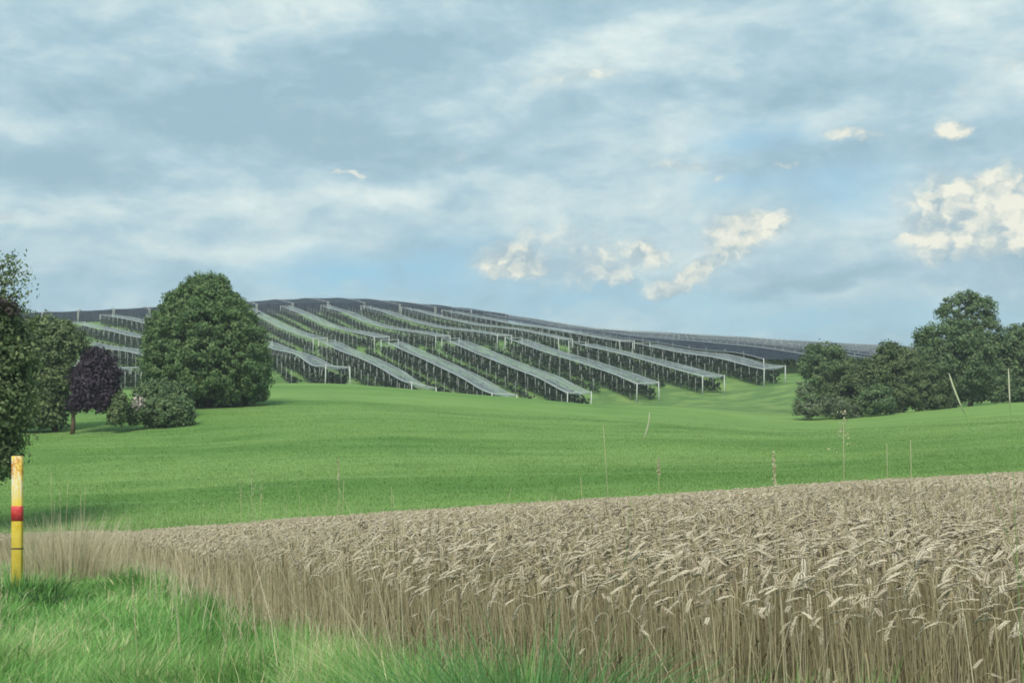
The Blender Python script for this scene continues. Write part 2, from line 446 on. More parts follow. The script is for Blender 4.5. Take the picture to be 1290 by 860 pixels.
# straight strips: canopy height along each strip runs straight in perspective, the ground lies 3.2 m below it
STRIPS = [(39.4, 231, 466, 431), (54.0, 236, 491, 430), (68.2, 241, 497, 429), (82.0, 246, 491, 428), (96.4, 254, 480, 427), (111.0, 262, 476, 431), (125.5, 270, 463, 437)]
for dd in (238, 265, 300, 345):
    xs_, ys_ = [], []
    for c_, de, ye, y1 in STRIPS:
        q = (1 / max(dd, de - 8) - 1 / 336) / (1 / de - 1 / 336)
        xs_.append(645 + F * (c_ / dd - 0.28)); ys_.append(y1 + (ye - y1) * q + 3.2 * F / dd - 4.0 * max(0.0, q * (1 - q)))
    row = np.array(T[dd], float)
    k = (COLS >= xs_[0] - 40) & (COLS <= xs_[-1] + 40)
    row[k] = np.interp(COLS[k], xs_, ys_)
    T[dd] = list(row)
rows = []
for d in DF:
    if d == 45: rows.append(edge + 0.9 * F / 45 + 1.0)
    elif d == 60: rows.append(edge + 4)
    elif d <= 190:
        k = {80: 0.33, 110: 0.60, 150: 0.86, 190: 1.0}[d]
        rows.append(edge + (crest - edge) * k)
    elif d <= 600: rows.append(np.array(T[int(d)], float))
    else: rows.append(np.array(T[600], float) + fall[int(d)])
FAR = np.array(rows)                                    # pixel row of the ground
near = []
for d in DN:
    sight = CAMZ - (edge - 560) / F * d - 0.9
    base = np.zeros_like(edge)
    near.append(np.minimum(base, sight - 0.02 - 0.10 * min(1, (45 - d) / 30)) if d > 4 else base)
near = np.array(near)
near[-1] = CAMZ - (FAR[0] - 560) / F * 45


def _cubic(xg, G, d):
    i, h, m = pchip(xg, G, d)
    t = np.clip((d - xg[i]) / h[i, 0], 0, 1)
    t = t[:, None]; hi = h[i]
    return (G[i] * (2 * t**3 - 3 * t**2 + 1) + hi * m[i] * (t**3 - 2 * t**2 + t) + G[i + 1] * (-2 * t**3 + 3 * t**2) + hi * m[i + 1] * (t**3 - t**2))


def smoothcols(row, u):
    """Catmull-Rom across the columns. row (n, ncols)"""
    i = np.clip(np.searchsorted(COLS, u) - 1, 0, len(COLS) - 2)
    n = np.arange(len(u))
    x0, x1 = COLS[i], COLS[i + 1]; t = np.clip((u - x0) / (x1 - x0), 0, 1)
    ia, ib = np.maximum(i - 1, 0), np.minimum(i + 2, len(COLS) - 1)
    p0, p1, pa, pb = row[n, i], row[n, i + 1], row[n, ia], row[n, ib]
    m0 = (p1 - pa) / np.maximum(x1 - COLS[ia], 1) * (x1 - x0)
    m1 = (pb - p0) / np.maximum(COLS[ib] - x0, 1) * (x1 - x0)
    return p0 * (2 * t**3 - 3 * t**2 + 1) + m0 * (t**3 - 2 * t**2 + t) + p1 * (-2 * t**3 + 3 * t**2) + m1 * (t**3 - t**2)


def H(x, y):
    x = np.atleast_1d(np.asarray(x, float)); y = np.atleast_1d(np.asarray(y, float))
    x, y = np.broadcast_arrays(x, y); sh = x.shape; x = x.ravel(); y = y.ravel()
    u = np.clip(645 + F * x / np.maximum(y, 2.0), COLS[0], COLS[-1])
    d = np.clip(y, 0, 3000)
    zn = smoothcols(_cubic(DN, near, np.minimum(d, 45)), u)
    pf = smoothcols(_cubic(DF, FAR, np.maximum(d, 45)), u)
    zf = CAMZ - (pf - 560) / F * np.maximum(d, 45)
    z = np.where(d < 45, zn, zf)
    amp = np.clip((d - 50) / 60, 0, 1)
    z = z + amp * (0.28 * np.sin(y * 0.062 + x * 0.018 + 0.6) * np.clip((205 - d) / 30, 0, 1) + 0.10 * np.sin(x * 0.11 + 1.3) * np.sin(y * 0.083) + 0.05 * np.sin(x * 0.31 + y * 0.17))
    near_amp = np.clip(d / 8, 0, 1) * np.clip((40 - d) / 20, 0, 1)
    z = z + near_amp * 0.02 * np.sin(x * 1.7) * np.sin(y * 1.1 + 0.7)
    return z.reshape(sh)


def Hs(x, y): return float(H(x, y)[0])


def xat(px, d): return (px - 645.0) / F * d
def zat(py, d): return CAMZ + (560.0 - py) / F * d


# field outline: edge polyline of the wheat (near side), far edge at about y = 45
EDX = np.array([22.0, 7.5, 3.6, 1.6, 0.28, -0.55, -1.15, -2.1, -3.2, -5.0, -7.4, -10.5, -17.0])
EDY = np.array([-10.0, 0.0, 3.2, 4.6, 5.5, 6.7, 8.5, 12.0, 16.0, 22.0, 30.0, 36.0, 45.0])


def edge_x(y): return np.interp(y, EDY, EDX)
def in_field(x, y): return (x > edge_x(y)) & (y < 45.5) & (y > -10)


yy = np.concatenate([np.linspace(-60, 0, 13)[:-1], np.linspace(0, 30, 61)[:-1], np.linspace(30, 120, 91)[:-1], np.linspace(120, 640, 209)[:-1], np.geomspace(640, 1400, 24)])
uu = np.concatenate([np.linspace(-2.6, -0.5, 22)[:-1], np.linspace(-0.5, 0.5, 201)[:-1], np.linspace(0.5, 2.6, 22)])
XX = uu[None, :] * (np.maximum(yy, -25)[:, None] + 32); YY = np.repeat(yy[:, None], len(uu), 1)
ZZ = H(XX, YY)
n_, m_ = XX.shape
idx = np.arange(n_ * m_).reshape(n_, m_)
quads = np.stack([idx[:-1, :-1], idx[:-1, 1:], idx[1:, 1:], idx[1:, :-1]], -1).reshape(-1, 4)
PXg = 645 + F * XX / np.maximum(YY, 2)
soil = (in_field(XX, YY)).astype(float)
lim = np.interp(PXg, [400, 700, 850, 960, 1000, 1100], [212, 214, 205, 192, 196, 225])
orch = np.clip((YY - lim) / 5, 0, 1)
ground = mesh_obj('ground', np.stack([XX, YY, ZZ], -1).reshape(-1, 3), [quads], M['ground'], smooth=True,
                  attrs={'soil': soil.ravel(), 'orchard': orch.ravel()})
tag(ground, 'rolling green meadow and field ground rising to a low hill', kind='structure')

# road under the camera, parallel to the verge (out of the picture, below it)
rd = np.array([-0.495, 0.869]); rn = np.array([0.869, 0.495])
ts = np.linspace(-40, 60, 60)
rv = []
for t in ts:
    for s in (-4.9, -3.0, -1.0, 1.0):
        p = rd * t + rn * s; rv.append((p[0], p[1], Hs(p[0], p[1]) + 0.012))
ri = np.arange(len(rv)).reshape(len(ts), 4)
road = mesh_obj('road', rv, [np.stack([ri[:-1, :-1], ri[:-1, 1:], ri[1:, 1:], ri[1:, :-1]], -1).reshape(-1, 4)], M['asphalt'])
tag(road, 'narrow asphalt country road running past the verge', kind='structure')


# ------------------------------------------------------------------ leaves and trees
def leaf_quads(P_, size, normal_bias=None, aspect=0.6, r=rng):
    """diamond leaves at points P_; each slightly folded"""
    n = len(P_)
    a = r.normal(size=(n, 3))
    if normal_bias is not None: a = a * 0.8 + normal_bias
    a /= np.linalg.norm(a, axis=1)[:, None] + 1e-9
    t = r.normal(size=(n, 3)); t -= (t * a).sum(1)[:, None] * a; t /= np.linalg.norm(t, axis=1)[:, None] + 1e-9
    b = np.cross(a, t)
    s = (size * r.uniform(0.6, 1.35, n))[:, None]
    v = np.stack([P_ - t * s, P_ + b * s * aspect + a * s * 0.12, P_ + t * s, P_ - b * s * aspect + a * s * 0.12], 1)
    f = np.arange(n * 4).reshape(n, 4)
    return v.reshape(-1, 3), f


def crown(acc, ells, clumps, per, clump_r, leaf, r, fill=0.25, gap=0.0, flat=0.8):
    """ells: list of ellipsoids (cx,cy,cz,rx,ry,rz), local coordinates; leaf clumps over their surfaces and through their volume"""
    E = np.array(ells, float)
    wgt = (E[:, 3] * E[:, 5]) ** 0.9; wgt /= wgt.sum()
    pick = r.choice(len(E), clumps, p=wgt)
    e = E[pick]
    dirs = r.normal(size=(clumps, 3)); dirs /= np.linalg.norm(dirs, axis=1)[:, None]
    dirs[:, 2] = np.where(dirs[:, 2] < -0.8, -dirs[:, 2] * 0.5, dirs[:, 2])
    rad = r.uniform(0.78, 1.04, clumps); inner = r.random(clumps) < fill; rad[inner] = r.uniform(0.2, 0.75, inner.sum())
    c = e[:, :3] + dirs * e[:, 3:] * rad[:, None]
    # drop clumps deep inside another ellipsoid
    keep = np.ones(clumps, bool)
    for k in range(len(E)):
        q = np.linalg.norm((c - E[k, :3]) / E[k, 3:], axis=1)
        keep &= ~((q < 0.6) & (~inner) & (pick != k))
    c = c[keep]; dirs = dirs[keep]; n = len(c)
    cr = clump_r * r.uniform(0.6, 1.5, n)
    ct = r.normal(0.48, 0.12, n)
    m = r.integers(int(per * 0.6), int(per * 1.4) + 1, n)
    own = np.repeat(np.arange(n), m)
    off = r.normal(size=(len(own), 3)); off /= np.linalg.norm(off, axis=1)[:, None] + 1e-9
    off *= (r.random(len(own)) ** 0.7 * 1.4)[:, None]; off[:, 2] *= flat
    p = c[own] + off * cr[own][:, None]
    nb = dirs[own] * 0.7 + off * 0.6 + np.array([0, 0, 0.5])
    v, f = leaf_quads(p, leaf, nb, 0.62, r)
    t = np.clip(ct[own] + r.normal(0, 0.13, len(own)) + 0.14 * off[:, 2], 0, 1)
    acc.add(v, [f], np.repeat(t, 4))


def tree(name, label, cat, px, d, ells_px, mat, clumps, per, clump_r, leaf, seed, trunk=None, group=None, gap=0, fill=0.25, flat=0.8, depth=0.9, limbs=6, base_px=None, crown_name='crown'):
    """ells_px: (px, py, rx_px, ry_px[, dy metres]) in the photograph's pixels, turned into metres at distance d"""
    r = np.random.default_rng(seed)
    s = d / F
    x0 = xat(base_px if base_px is not None else px, d); z0 = Hs(x0, d)
    root = empty(name, (x0, d, z0)); tag(root, label, cat, group)
    E = []
    for e in ells_px:
        ex, ey, rx, ry = e[:4]; dyy = e[4] if len(e) > 4 else 0.0
        E.append((xat(ex, d) - x0, dyy, zat(ey, d) - z0, rx * s, max(rx * s * depth, 0.5), ry * s))
    a = Acc(); crown(a, E, clumps, per, clump_r, leaf, r, fill, gap, flat)
    a.build(crown_name, mat, root)
    if trunk:
        rad, htop = trunk
        tb = Acc()
        pts = [(0, 0, -0.15), (0.02 * htop, 0, htop * 0.25), (-0.01 * htop, 0.03, htop * 0.6), (0, 0, htop)]
        v, f = tube(pts, [rad * 1.35, rad, rad * 0.75, rad * 0.3], 9); tb.add(v, f)
        for k in range(limbs):
            e = E[k % len(E)]; q = r.uniform(0.25, 0.8)
            s0 = np.array([0, 0, htop * q]); e1 = np.array(e[:3]) + r.normal(size=3) * np.array(e[3:]) * 0.35
            mid_ = (s0 + e1) / 2 + np.array([0, 0, 0.06 * htop])
            v, f = tube([s0, mid_, e1], [rad * 0.45, rad * 0.28, rad * 0.08], 6); tb.add(v, f)
        tb.build('trunk', M['bark'], root, smooth=True)
    return root


# big round lime tree: profile of stacked ellipsoids
lime = [(257, 366, 30, 22), (254, 388, 48, 30), (228, 385, 22, 22), (284, 388, 24, 24), (255, 412, 68, 36), (258, 440, 76, 40), (260, 464, 81, 36), (264, 478, 74, 32), (280, 494, 48, 23), (232, 490, 38, 22),
        (214, 425, 32, 34), (306, 440, 30, 38), (212, 465, 32, 36), (316, 468, 24, 28), (322, 446, 10, 9), (196, 440, 12, 12), (322, 492, 14, 14), (300, 412, 24, 26)]
tree('lime_tree', 'large dense egg shaped green tree standing alone in the meadow on the left', 'tree', 262, 146, lime, M['lime'], 3600, 85, 0.42, 0.125, 3, trunk=(0.35, 9.0), fill=0.35, depth=0.95)
# left group
tree('purple_leaved_tree', 'small dark purple leaved tree between green trees at left', 'tree', 118, 121,
     [(124, 460, 17, 20), (114, 482, 22, 24), (131, 484, 15, 24), (104, 506, 15, 13), (124, 508, 17, 11), (136, 500, 8, 11), (106, 468, 11, 11), (139, 470, 8, 12), (112, 449, 9, 8)], M['purple_leaf'], 520, 55, 0.42, 0.13, 5, trunk=(0.16, 4.2), base_px=92)
tree('broadleaf_tree', 'yellowish green tree left of the dark purple tree', 'tree', 70, 124,
     [(74, 432, 28, 24), (58, 450, 32, 30), (88, 436, 20, 16), (46, 478, 34, 34), (66, 480, 28, 32), (54, 508, 32, 22), (34, 505, 30, 24), (30, 450, 28, 30), (58, 526, 28, 12), (36, 522, 30, 16), (52, 415, 20, 16)], M['olive_leaf'], 1000, 75, 0.5, 0.16, 6, trunk=(0.2, 5.5), fill=0.2)
tree('narrow_shrub', 'narrow upright green shrub between the purple tree and the bushes', 'shrub', 149, 120,
     [(149, 518, 8, 18), (152, 506, 6, 12), (145, 526, 7, 12)], M['olive_leaf'], 110, 55, 0.28, 0.12, 7)
tree('rounded_bush', 'green bush in front of the large lime tree, behind the two lower bushes', 'bush', 204, 132,
     [(204, 497, 32, 20), (190, 500, 20, 18), (222, 500, 22, 17), (205, 512, 32, 20)], M['dark_leaf'], 260, 70, 0.4, 0.13, 8)
tree('low_grey_bush', 'low rounded dull green bush in front of the large lime tree', 'bush', 214, 123,
     [(214, 518, 28, 21), (230, 524, 15, 15), (200, 524, 16, 16)], M['dark_leaf'], 240, 70, 0.35, 0.11, 9)
fb = tree('flowering_shrub', 'small dark shrub with pale pinkish blossom on its left top', 'shrub', 173, 122,
          [(173, 522, 13, 18), (180, 518, 10, 16)], M['dark_leaf'], 90, 60, 0.3, 0.11, 10)
r_ = np.random.default_rng(4)
pf_ = r_.normal(size=(110, 3)) * np.array([0.35, 0.25, 0.3]) + np.array([0.15, -0.75, 2.1])
v, f = leaf_quads(pf_, 0.09, None, 0.8, r_); a = Acc(); a.add(v, [f]); a.build('blossom', M['pale_flower'], fb)
# near tree cut by the left edge of the picture
nt = tree('roadside_tree', 'tall dark green tree cut off by the left edge', 'tree', -60, 62,
          [(-40, 420, 60, 55), (-30, 470, 62, 60), (-35, 520, 62, 52), (-15, 440, 42, 40), (-12, 490, 44, 44), (-8, 530, 40, 40), (-6, 568, 30, 34), (-30, 560, 40, 44),
           (-50, 385, 44, 44), (0, 455, 38, 34), (6, 505, 34, 32), (2, 420, 28, 26)], M['olive_leaf'], 950, 65, 0.46, 0.10, 12, trunk=(0.22, 8.0), base_px=-75, fill=0.2, limbs=10)
# loose twigs reaching up at the frame edge
tw = Acc(); r_ = np.random.default_rng(13)
d = 62; x0 = xat(-75, d); z0 = Hs(x0, d)
wood = Acc()
for (ax, ay, bx_, by_, n) in ((-45, 372, 12, 322, 420), (-40, 385, 30, 372, 300), (-45, 360, 26, 340, 330), (-30, 372, 20, 352, 260), (-40, 400, 32, 398, 320), (-20, 562, 40, 556, 80), (-12, 590, 18, 604, 60), (-20, 410, 40, 418, 120)):
    p0 = np.array([xat(ax, d) - x0, 0, zat(ay, d) - z0]); p1 = np.array([xat(bx_, d) - x0, 0.3, zat(by_, d) - z0])
    md = (p0 + p1) / 2 + np.array([0, 0, 0.12])
    v, f = tube([p0, md, p1], [0.05, 0.03, 0.01], 5); wood.add(v, f); wood.build('branch', M['bark'], nt); wood = Acc()
    q = r_.random(n) ** 0.8
    pp = p0 + (p1 - p0) * q[:, None] + np.array([0, 0, 0.12]) * (4 * q * (1 - q))[:, None] + r_.normal(size=(n, 3)) * 0.24
    v, f = leaf_quads(pp, 0.075, None, 0.6, r_); tw.add(v, [f], np.repeat(np.clip(r_.normal(0.5, 0.2, n), 0, 1), 4))
tw.build('foliage', M['olive_leaf'], nt)
a = Acc()
n = 1100
q = r_.random(n)
pp = np.stack([(-60 + q * 94), 372 + q**1.6 * 22, r_.normal(0, 0.25, n)], 1)
P3 = np.stack([xat(pp[:, 0], d) - x0, pp[:, 2] - 1.2, zat(pp[:, 1], d) - z0 + r_.normal(0, 0.13, n)], 1)
v, f = leaf_quads(P3, 0.09, None, 0.6, r_); a.add(v, [f], np.repeat(r_.random(n), 4)); tag(a.build('withered_bough', M['brown_leaf'], nt), 'dark brown drooping bough')

# right group
G_R = None
tree('round_topped_bush', 'round dark bush at the left end of the right hand thicket, furthest back', 'bush', 1040, 214,
     [(1040, 452, 26, 20), (1028, 460, 18, 18), (1055, 462, 18, 16), (1040, 475, 28, 18)], M['dark_leaf'], 220, 60, 0.6, 0.2, 20)
tree('wide_bush', 'wide green bush below the round dark bush, left part of the thicket', 'bush', 1072, 190,
     [(1060, 478, 32, 24), (1085, 478, 30, 26), (1072, 496, 40, 24), (1045, 492, 20, 22), (1100, 494, 20, 24), (1080, 510, 36, 16)], M['olive_leaf'], 560, 75, 0.5, 0.15, 21)
tree('tall_bush', 'broad domed bush in the middle of the thicket left of the trees', 'bush', 1145, 192,
     [(1122, 458, 24, 24), (1140, 468, 34, 30), (1165, 480, 32, 28), (1140, 495, 48, 24), (1180, 492, 20, 26), (1112, 485, 24, 30), (1122, 440, 12, 10), (1150, 506, 44, 16), (1118, 506, 26, 16)], M['olive_leaf'], 850, 75, 0.5, 0.15, 22)
tree('globe_bush', 'small round very dark bush at the foot of the thicket', 'bush', 1104, 182,
     [(1104, 503, 22, 20), (1112, 508, 14, 16), (1096, 508, 14, 14)], M['dark_leaf'], 170, 60, 0.45, 0.15, 23)
tree('low_mound_shrub', 'low grey green mound of brush at the left foot of the thicket', 'shrub', 1040, 183,
     [(1040, 514, 38, 13), (1020, 514, 20, 14), (1065, 519, 22, 9), (1012, 500, 11, 18)], M['grey_leaf'], 200, 70, 0.42, 0.12, 24, flat=0.6)
tree('dome_tree', 'dome crowned dark tree in front of the tall tree on the right', 'tree', 1202, 198,
     [(1200, 428, 36, 26), (1185, 445, 34, 28), (1218, 448, 34, 32), (1200, 470, 46, 28), (1172, 470, 20, 26), (1230, 476, 24, 22), (1165, 425, 10, 12)], M['dark_leaf'], 900, 70, 0.52, 0.16, 25, trunk=(0.25, 6))
tree('tall_broadleaf_tree', 'tallest tree on the right with sky showing through its top', 'tree', 1222, 208,
     [(1208, 384, 22, 15), (1236, 386, 20, 14), (1222, 376, 14, 9), (1192, 392, 10, 9), (1250, 392, 9, 12), (1222, 404, 26, 10), (1240, 420, 26, 22), (1250, 455, 30, 36)], M['dark_leaf'], 380, 55, 0.5, 0.16, 26, trunk=(0.28, 12.5), limbs=16, fill=0.1)
for k, (px, py, rx, w) in enumerate(((1212, 491, 30, 'under the dome crowned tree'), (1250, 490, 28, 'under the tall tree'), (1288, 491, 32, 'at the right edge under the dark tree'), (1180, 500, 24, 'between the thicket and the dome crowned tree'))):
    tree('undergrowth_bush', 'low dark bush ' + w, 'bush', px, 199, [(px, py, rx, 17), (px + 12, py + 2, rx * 0.7, 14), (px - 12, py + 3, rx * 0.7, 14)], M['dark_leaf'], 200, 60, 0.5, 0.17, 40 + k)
tree('edge_tree', 'dark tree at the right edge beside the tall tree', 'tree', 1278, 202,
     [(1272, 440, 24, 24), (1290, 432, 26, 26), (1262, 462, 28, 28), (1288, 470, 34, 28), (1300, 448, 30, 30), (1250, 478, 20, 20)], M['dark_leaf'], 520, 60, 0.62, 0.19, 27, trunk=(0.25, 6))
tree('outer_tree', 'dark tree just past the right edge', 'tree', 1345, 204,
     [(1345, 430, 40, 40), (1335, 465, 46, 34), (1370, 460, 40, 36), (1290, 478, 22, 22)], M['dark_leaf'], 420, 60, 0.62, 0.2, 28, trunk=(0.25, 6))

# ------------------------------------------------------------------ net covered orchard
SL = -0.28                                  # plan direction of the rows: x = c + SL * y
NH = 3.2


def strip_net(c0, c1, y0, y1, height, mat, step=4.0, sag=0.25, fold=True, SL=SL):
    ys = np.arange(y0, y1 + 0.1, step); k = 7
    V, al, ac = [], [], []
    for j, y in enumerate(ys):
        for i in range(k):
            s = i / (k - 1); c = c0 + (c1 - c0) * s
            x = c + SL * y
            z = Hs(x, y) + height - sag * math.sin(math.pi * s) * (1 + 0.3 * math.sin(j * 1.7)) + (0.05 * math.sin(j * 2.3 + i) if fold else 0)
            V.append((x, y, z)); al.append(y); ac.append(c)
    ii = np.arange(len(V)).reshape(len(ys), k)
    f = np.stack([ii[:-1, :-1], ii[:-1, 1:], ii[1:, 1:], ii[1:, :-1]], -1).reshape(-1, 4)
    return V, f, al, ac


post_mesh = {}


def post_data(kind, h):
    key = (kind, h)
    if key not in post_mesh:
        rad = {'end': 0.10, 'line': 0.06}[kind]
        a = Acc(); v, f = tube([(0, 0, -0.3), (0, 0, h * 0.5), (0, 0, h)], [rad, rad * 0.95, rad * 0.85], 6); a.add(v, f)
        o = a.build('tmp', M['post_white'] if kind == 'end' else M['post_grey'])
        post_mesh[key] = o.data; bpy.data.objects.remove(o)
    return post_mesh[key]


def canopy(cL, cR, y0, y1, label, mat='net', height=NH, post_step=6.0, group='net canopies over the orchard rows', edge_line=True, name='hail_net_canopy', posts=True, SL=SL, side=False):
    xm = (cL + cR) / 2 + SL * y0
    loc = np.array([xm, y0, Hs(xm, y0)])
    root = empty(name, loc); tag(root, label, 'net canopy', group)
    V, f, al, ac = strip_net(cL, cR, y0, y1, height, M[mat], fold=True, SL=SL)
    me = mesh_obj('net', np.array(V) - loc, [f], M[mat], root, attrs={'along': al, 'across': ac}, smooth=True)
    if side:  # added dark curtains, closing the bright sky gap under the net
        for ye in (y0, y1):
            cs = np.linspace(cL - 0.7, cR + 0.7, 9)
            sv = [(c + SL * ye, ye, Hs(c + SL * ye, ye) + (height + 0.02 if t else 0.1)) for c in cs for t in (0, 1)]
            sf = np.array([(2 * i, 2 * i + 2, 2 * i + 3, 2 * i + 1) for i in range(8)])
            mesh_obj('added_dark_curtain', np.array(sv) - loc, [sf], M[mat], root, attrs={'along': np.arange(18) * 1.0, 'across': np.arange(18) * 0.3})
    if edge_line:
        for c in (cL, cR):
            ys = np.arange(y0, y1, 5.0)
            pts = [(c + SL * y, y, Hs(c + SL * y, y) + height + 0.06) for y in ys]
            v, fs = tube(pts, 0.055 if c == cR else 0.10, 5)
            mesh_obj('edge_cable', v - loc, fs, M['wire' if mat == 'net' else 'dark_wire'], root, np.full(len(v), .5))
    if posts:
        for c in (cL, cR):
            ys = list(np.arange(y0, y1, post_step)) + [y1]
            for j, y in enumerate(ys):
                end = j in (0, len(ys) - 1) and (mat == 'net' or j == 0)
                o = bpy.data.objects.new('post', post_data('end' if end else 'line', height + (0.25 if end else 0.05 if mat == 'net' else 0.7)))
                COL.objects.link(o); o.parent = root
                x = c + SL * y
                o.location = Vector((x, y, Hs(x, y))) - Vector(loc)
                o.rotation_euler = (rng.normal(0, .01), rng.normal(0, .02), 0)
        for y in ((y0, y1) if mat == 'net' else ()):
            x0_, x1_ = cL + SL * y, cR + SL * y
            v, fs = tube([(x0_, y, Hs(x0_, y) + height + 0.1), (x1_, y, Hs(x1_, y) + height + 0.1)], 0.07, 5)
            mesh_obj('cross_bar', v - loc, fs, M['wire'], root, np.full(len(v), .5))
    return root


def tree_row(c, y0, y1, label, h=2.5, dens=30, seed=0, group='fruit tree rows under the nets', SL=SL):
    r = np.random.default_rng(seed)
    L = y1 - y0; n = int(L * dens)
    y = y0 + r.random(n) * L
    k = np.floor(y / 1.3); tr = (np.sin(k * 12.9898 + c) * 43758.5453) % 1.0      # single trees differ in height
    top = h * (0.78 + 0.3 * tr) * (1 - 0.25 * np.abs((y / 1.3) % 1 - 0.5) * 2)
    x = c + SL * y + r.normal(0, 0.38, n)
    z = H(x, y) + 0.35 + r.random(n) ** 0.8 * (top - 0.35)
    loc = np.array([c + SL * y0, y0, Hs(c + SL * y0, y0)])
    P3 = np.stack([x, y, z], 1) - loc
    v, f = leaf_quads(P3, 0.27, np.array([0, 0, 0.4]), 0.75, r)
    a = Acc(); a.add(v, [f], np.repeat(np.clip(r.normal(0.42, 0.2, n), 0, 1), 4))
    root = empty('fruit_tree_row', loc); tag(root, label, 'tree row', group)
    a.build('foliage', M['shaded_orchard_leaf'], root)
    for yk in np.arange(y0 + 1, y1, 6.5):
        o = bpy.data.objects.new('stake', post_data('line', 2.7)); COL.objects.link(o); o.parent = root
        o.location = Vector((c + SL * yk - 0.5, yk, Hs(c + SL * yk - 0.5, yk))) - Vector(loc)
    return root


ORD = 'first second third fourth fifth sixth seventh eighth ninth tenth eleventh twelfth thirteenth fourteenth fifteenth sixteenth seventeenth eighteenth nineteenth twentieth twenty-first twenty-second twenty-third twenty-fourth twenty-fifth twenty-sixth'.split()
where = [ 'touching the lime tree crown', 'just right of the lime tree',
         'second right of the lime tree', 'third right of the lime tree', 'fourth right of the lime tree', 'fifth right of the lime tree',
         'sixth right of the lime tree', 'rightmost of the front block']
cR_list = [ 25.0, 39.4, 54.0, 68.2, 82.0, 96.4, 111.0, 125.5]
yend = [230, 231, 236, 241, 246, 254, 262, 270]
BREAK = 336
for i, c in enumerate(cR_list):
    canopy(c - 3.9, c, yend[i], BREAK, 'pale net strip of the front block, ' + where[i])
    for j, (off, side) in enumerate(((-3.6, 'left'), (-0.5, 'right'), (-7.4, 'open left'))):
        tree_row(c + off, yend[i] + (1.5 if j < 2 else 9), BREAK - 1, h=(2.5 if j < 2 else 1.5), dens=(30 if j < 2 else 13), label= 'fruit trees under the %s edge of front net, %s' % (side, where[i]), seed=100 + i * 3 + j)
up = ['leftmost', 'second from the left', 'third from the left', 'fourth from the left', 'fifth from the left', 'sixth from the left', 'seventh from the left', 'eighth from the left', 'ninth from the left', 'tenth from the left']
for i, c in enumerate([24.8 + 14.4 * k for k in range(8)]):
    y0, y1 = 346, 526
    canopy(c - 3.4, c, y0, y1, 'thin pale net strip of the upper hillside block, %s' % up[i], group='net strips on the upper hillside')
    for q, w in ((-3.2, 'under the net'), (-7.6, 'in the open')):
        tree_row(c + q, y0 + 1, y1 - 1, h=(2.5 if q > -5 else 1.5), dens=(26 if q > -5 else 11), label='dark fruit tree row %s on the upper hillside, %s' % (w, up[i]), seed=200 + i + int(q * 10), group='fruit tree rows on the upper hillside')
for i, (c, y0, y1) in enumerate(((57.5, 214, 300), (75.0, 279, 372), (94.5, 350, 450), (114.0, 424, 498))):
    w = ('lowest', 'second lowest', 'third lowest', 'highest')[i]
    canopy(c - 4.2, c, y0, y1, 'pale net strip on the left hillside beyond the purple tree, %s' % w, group='net strips left of the lime tree', SL=-0.5)
    for q in (-4.0, -1.0, 6.0):
        tree_row(c + q, y0 + 1, y1 - 1, 'fruit tree row on the left hillside, %s strip, %s' % (w, {-4.0: 'near edge', -1.0: 'far edge', 6.0: 'outside the net'}[q]), seed=400 + i * 5 + int(q), dens=22, group='fruit tree rows left of the lime tree', SL=-0.5)
# dark closed nets along the skyline and over the right hand shoulder of the hill
for k in range(17):
    c = -60 + 13.0 * k
    canopy(c - 12.6, c, 536, 622, 'dark closed net along the skyline of the hill, %s from the left' % ORD[k], 'dark_net', 3.8, group='dark nets along the skyline', post_step=11, edge_line=True, name='dark_net_canopy', side=True)
for k in range(17):
    c = 140 + 12.6 * k
    y0 = 284 + 5 * k
    canopy(c - 12.0, c, y0, 620, 'dark closed net on the right shoulder of the hill, %s from the left' % ORD[k], ('dark_net', 'dark_net_faded', 'dark_net')[k % 3], group='dark nets on the right shoulder', post_step=9, edge_line=True, name='dark_net_canopy')
    if k < 12:
        tree_row(c - 11, y0 + 2, y0 + 150, 'fruit tree row under the right shoulder dark nets, %s from the left' % ORD[k], seed=300 + k, dens=18, group='fruit tree rows under the dark nets')

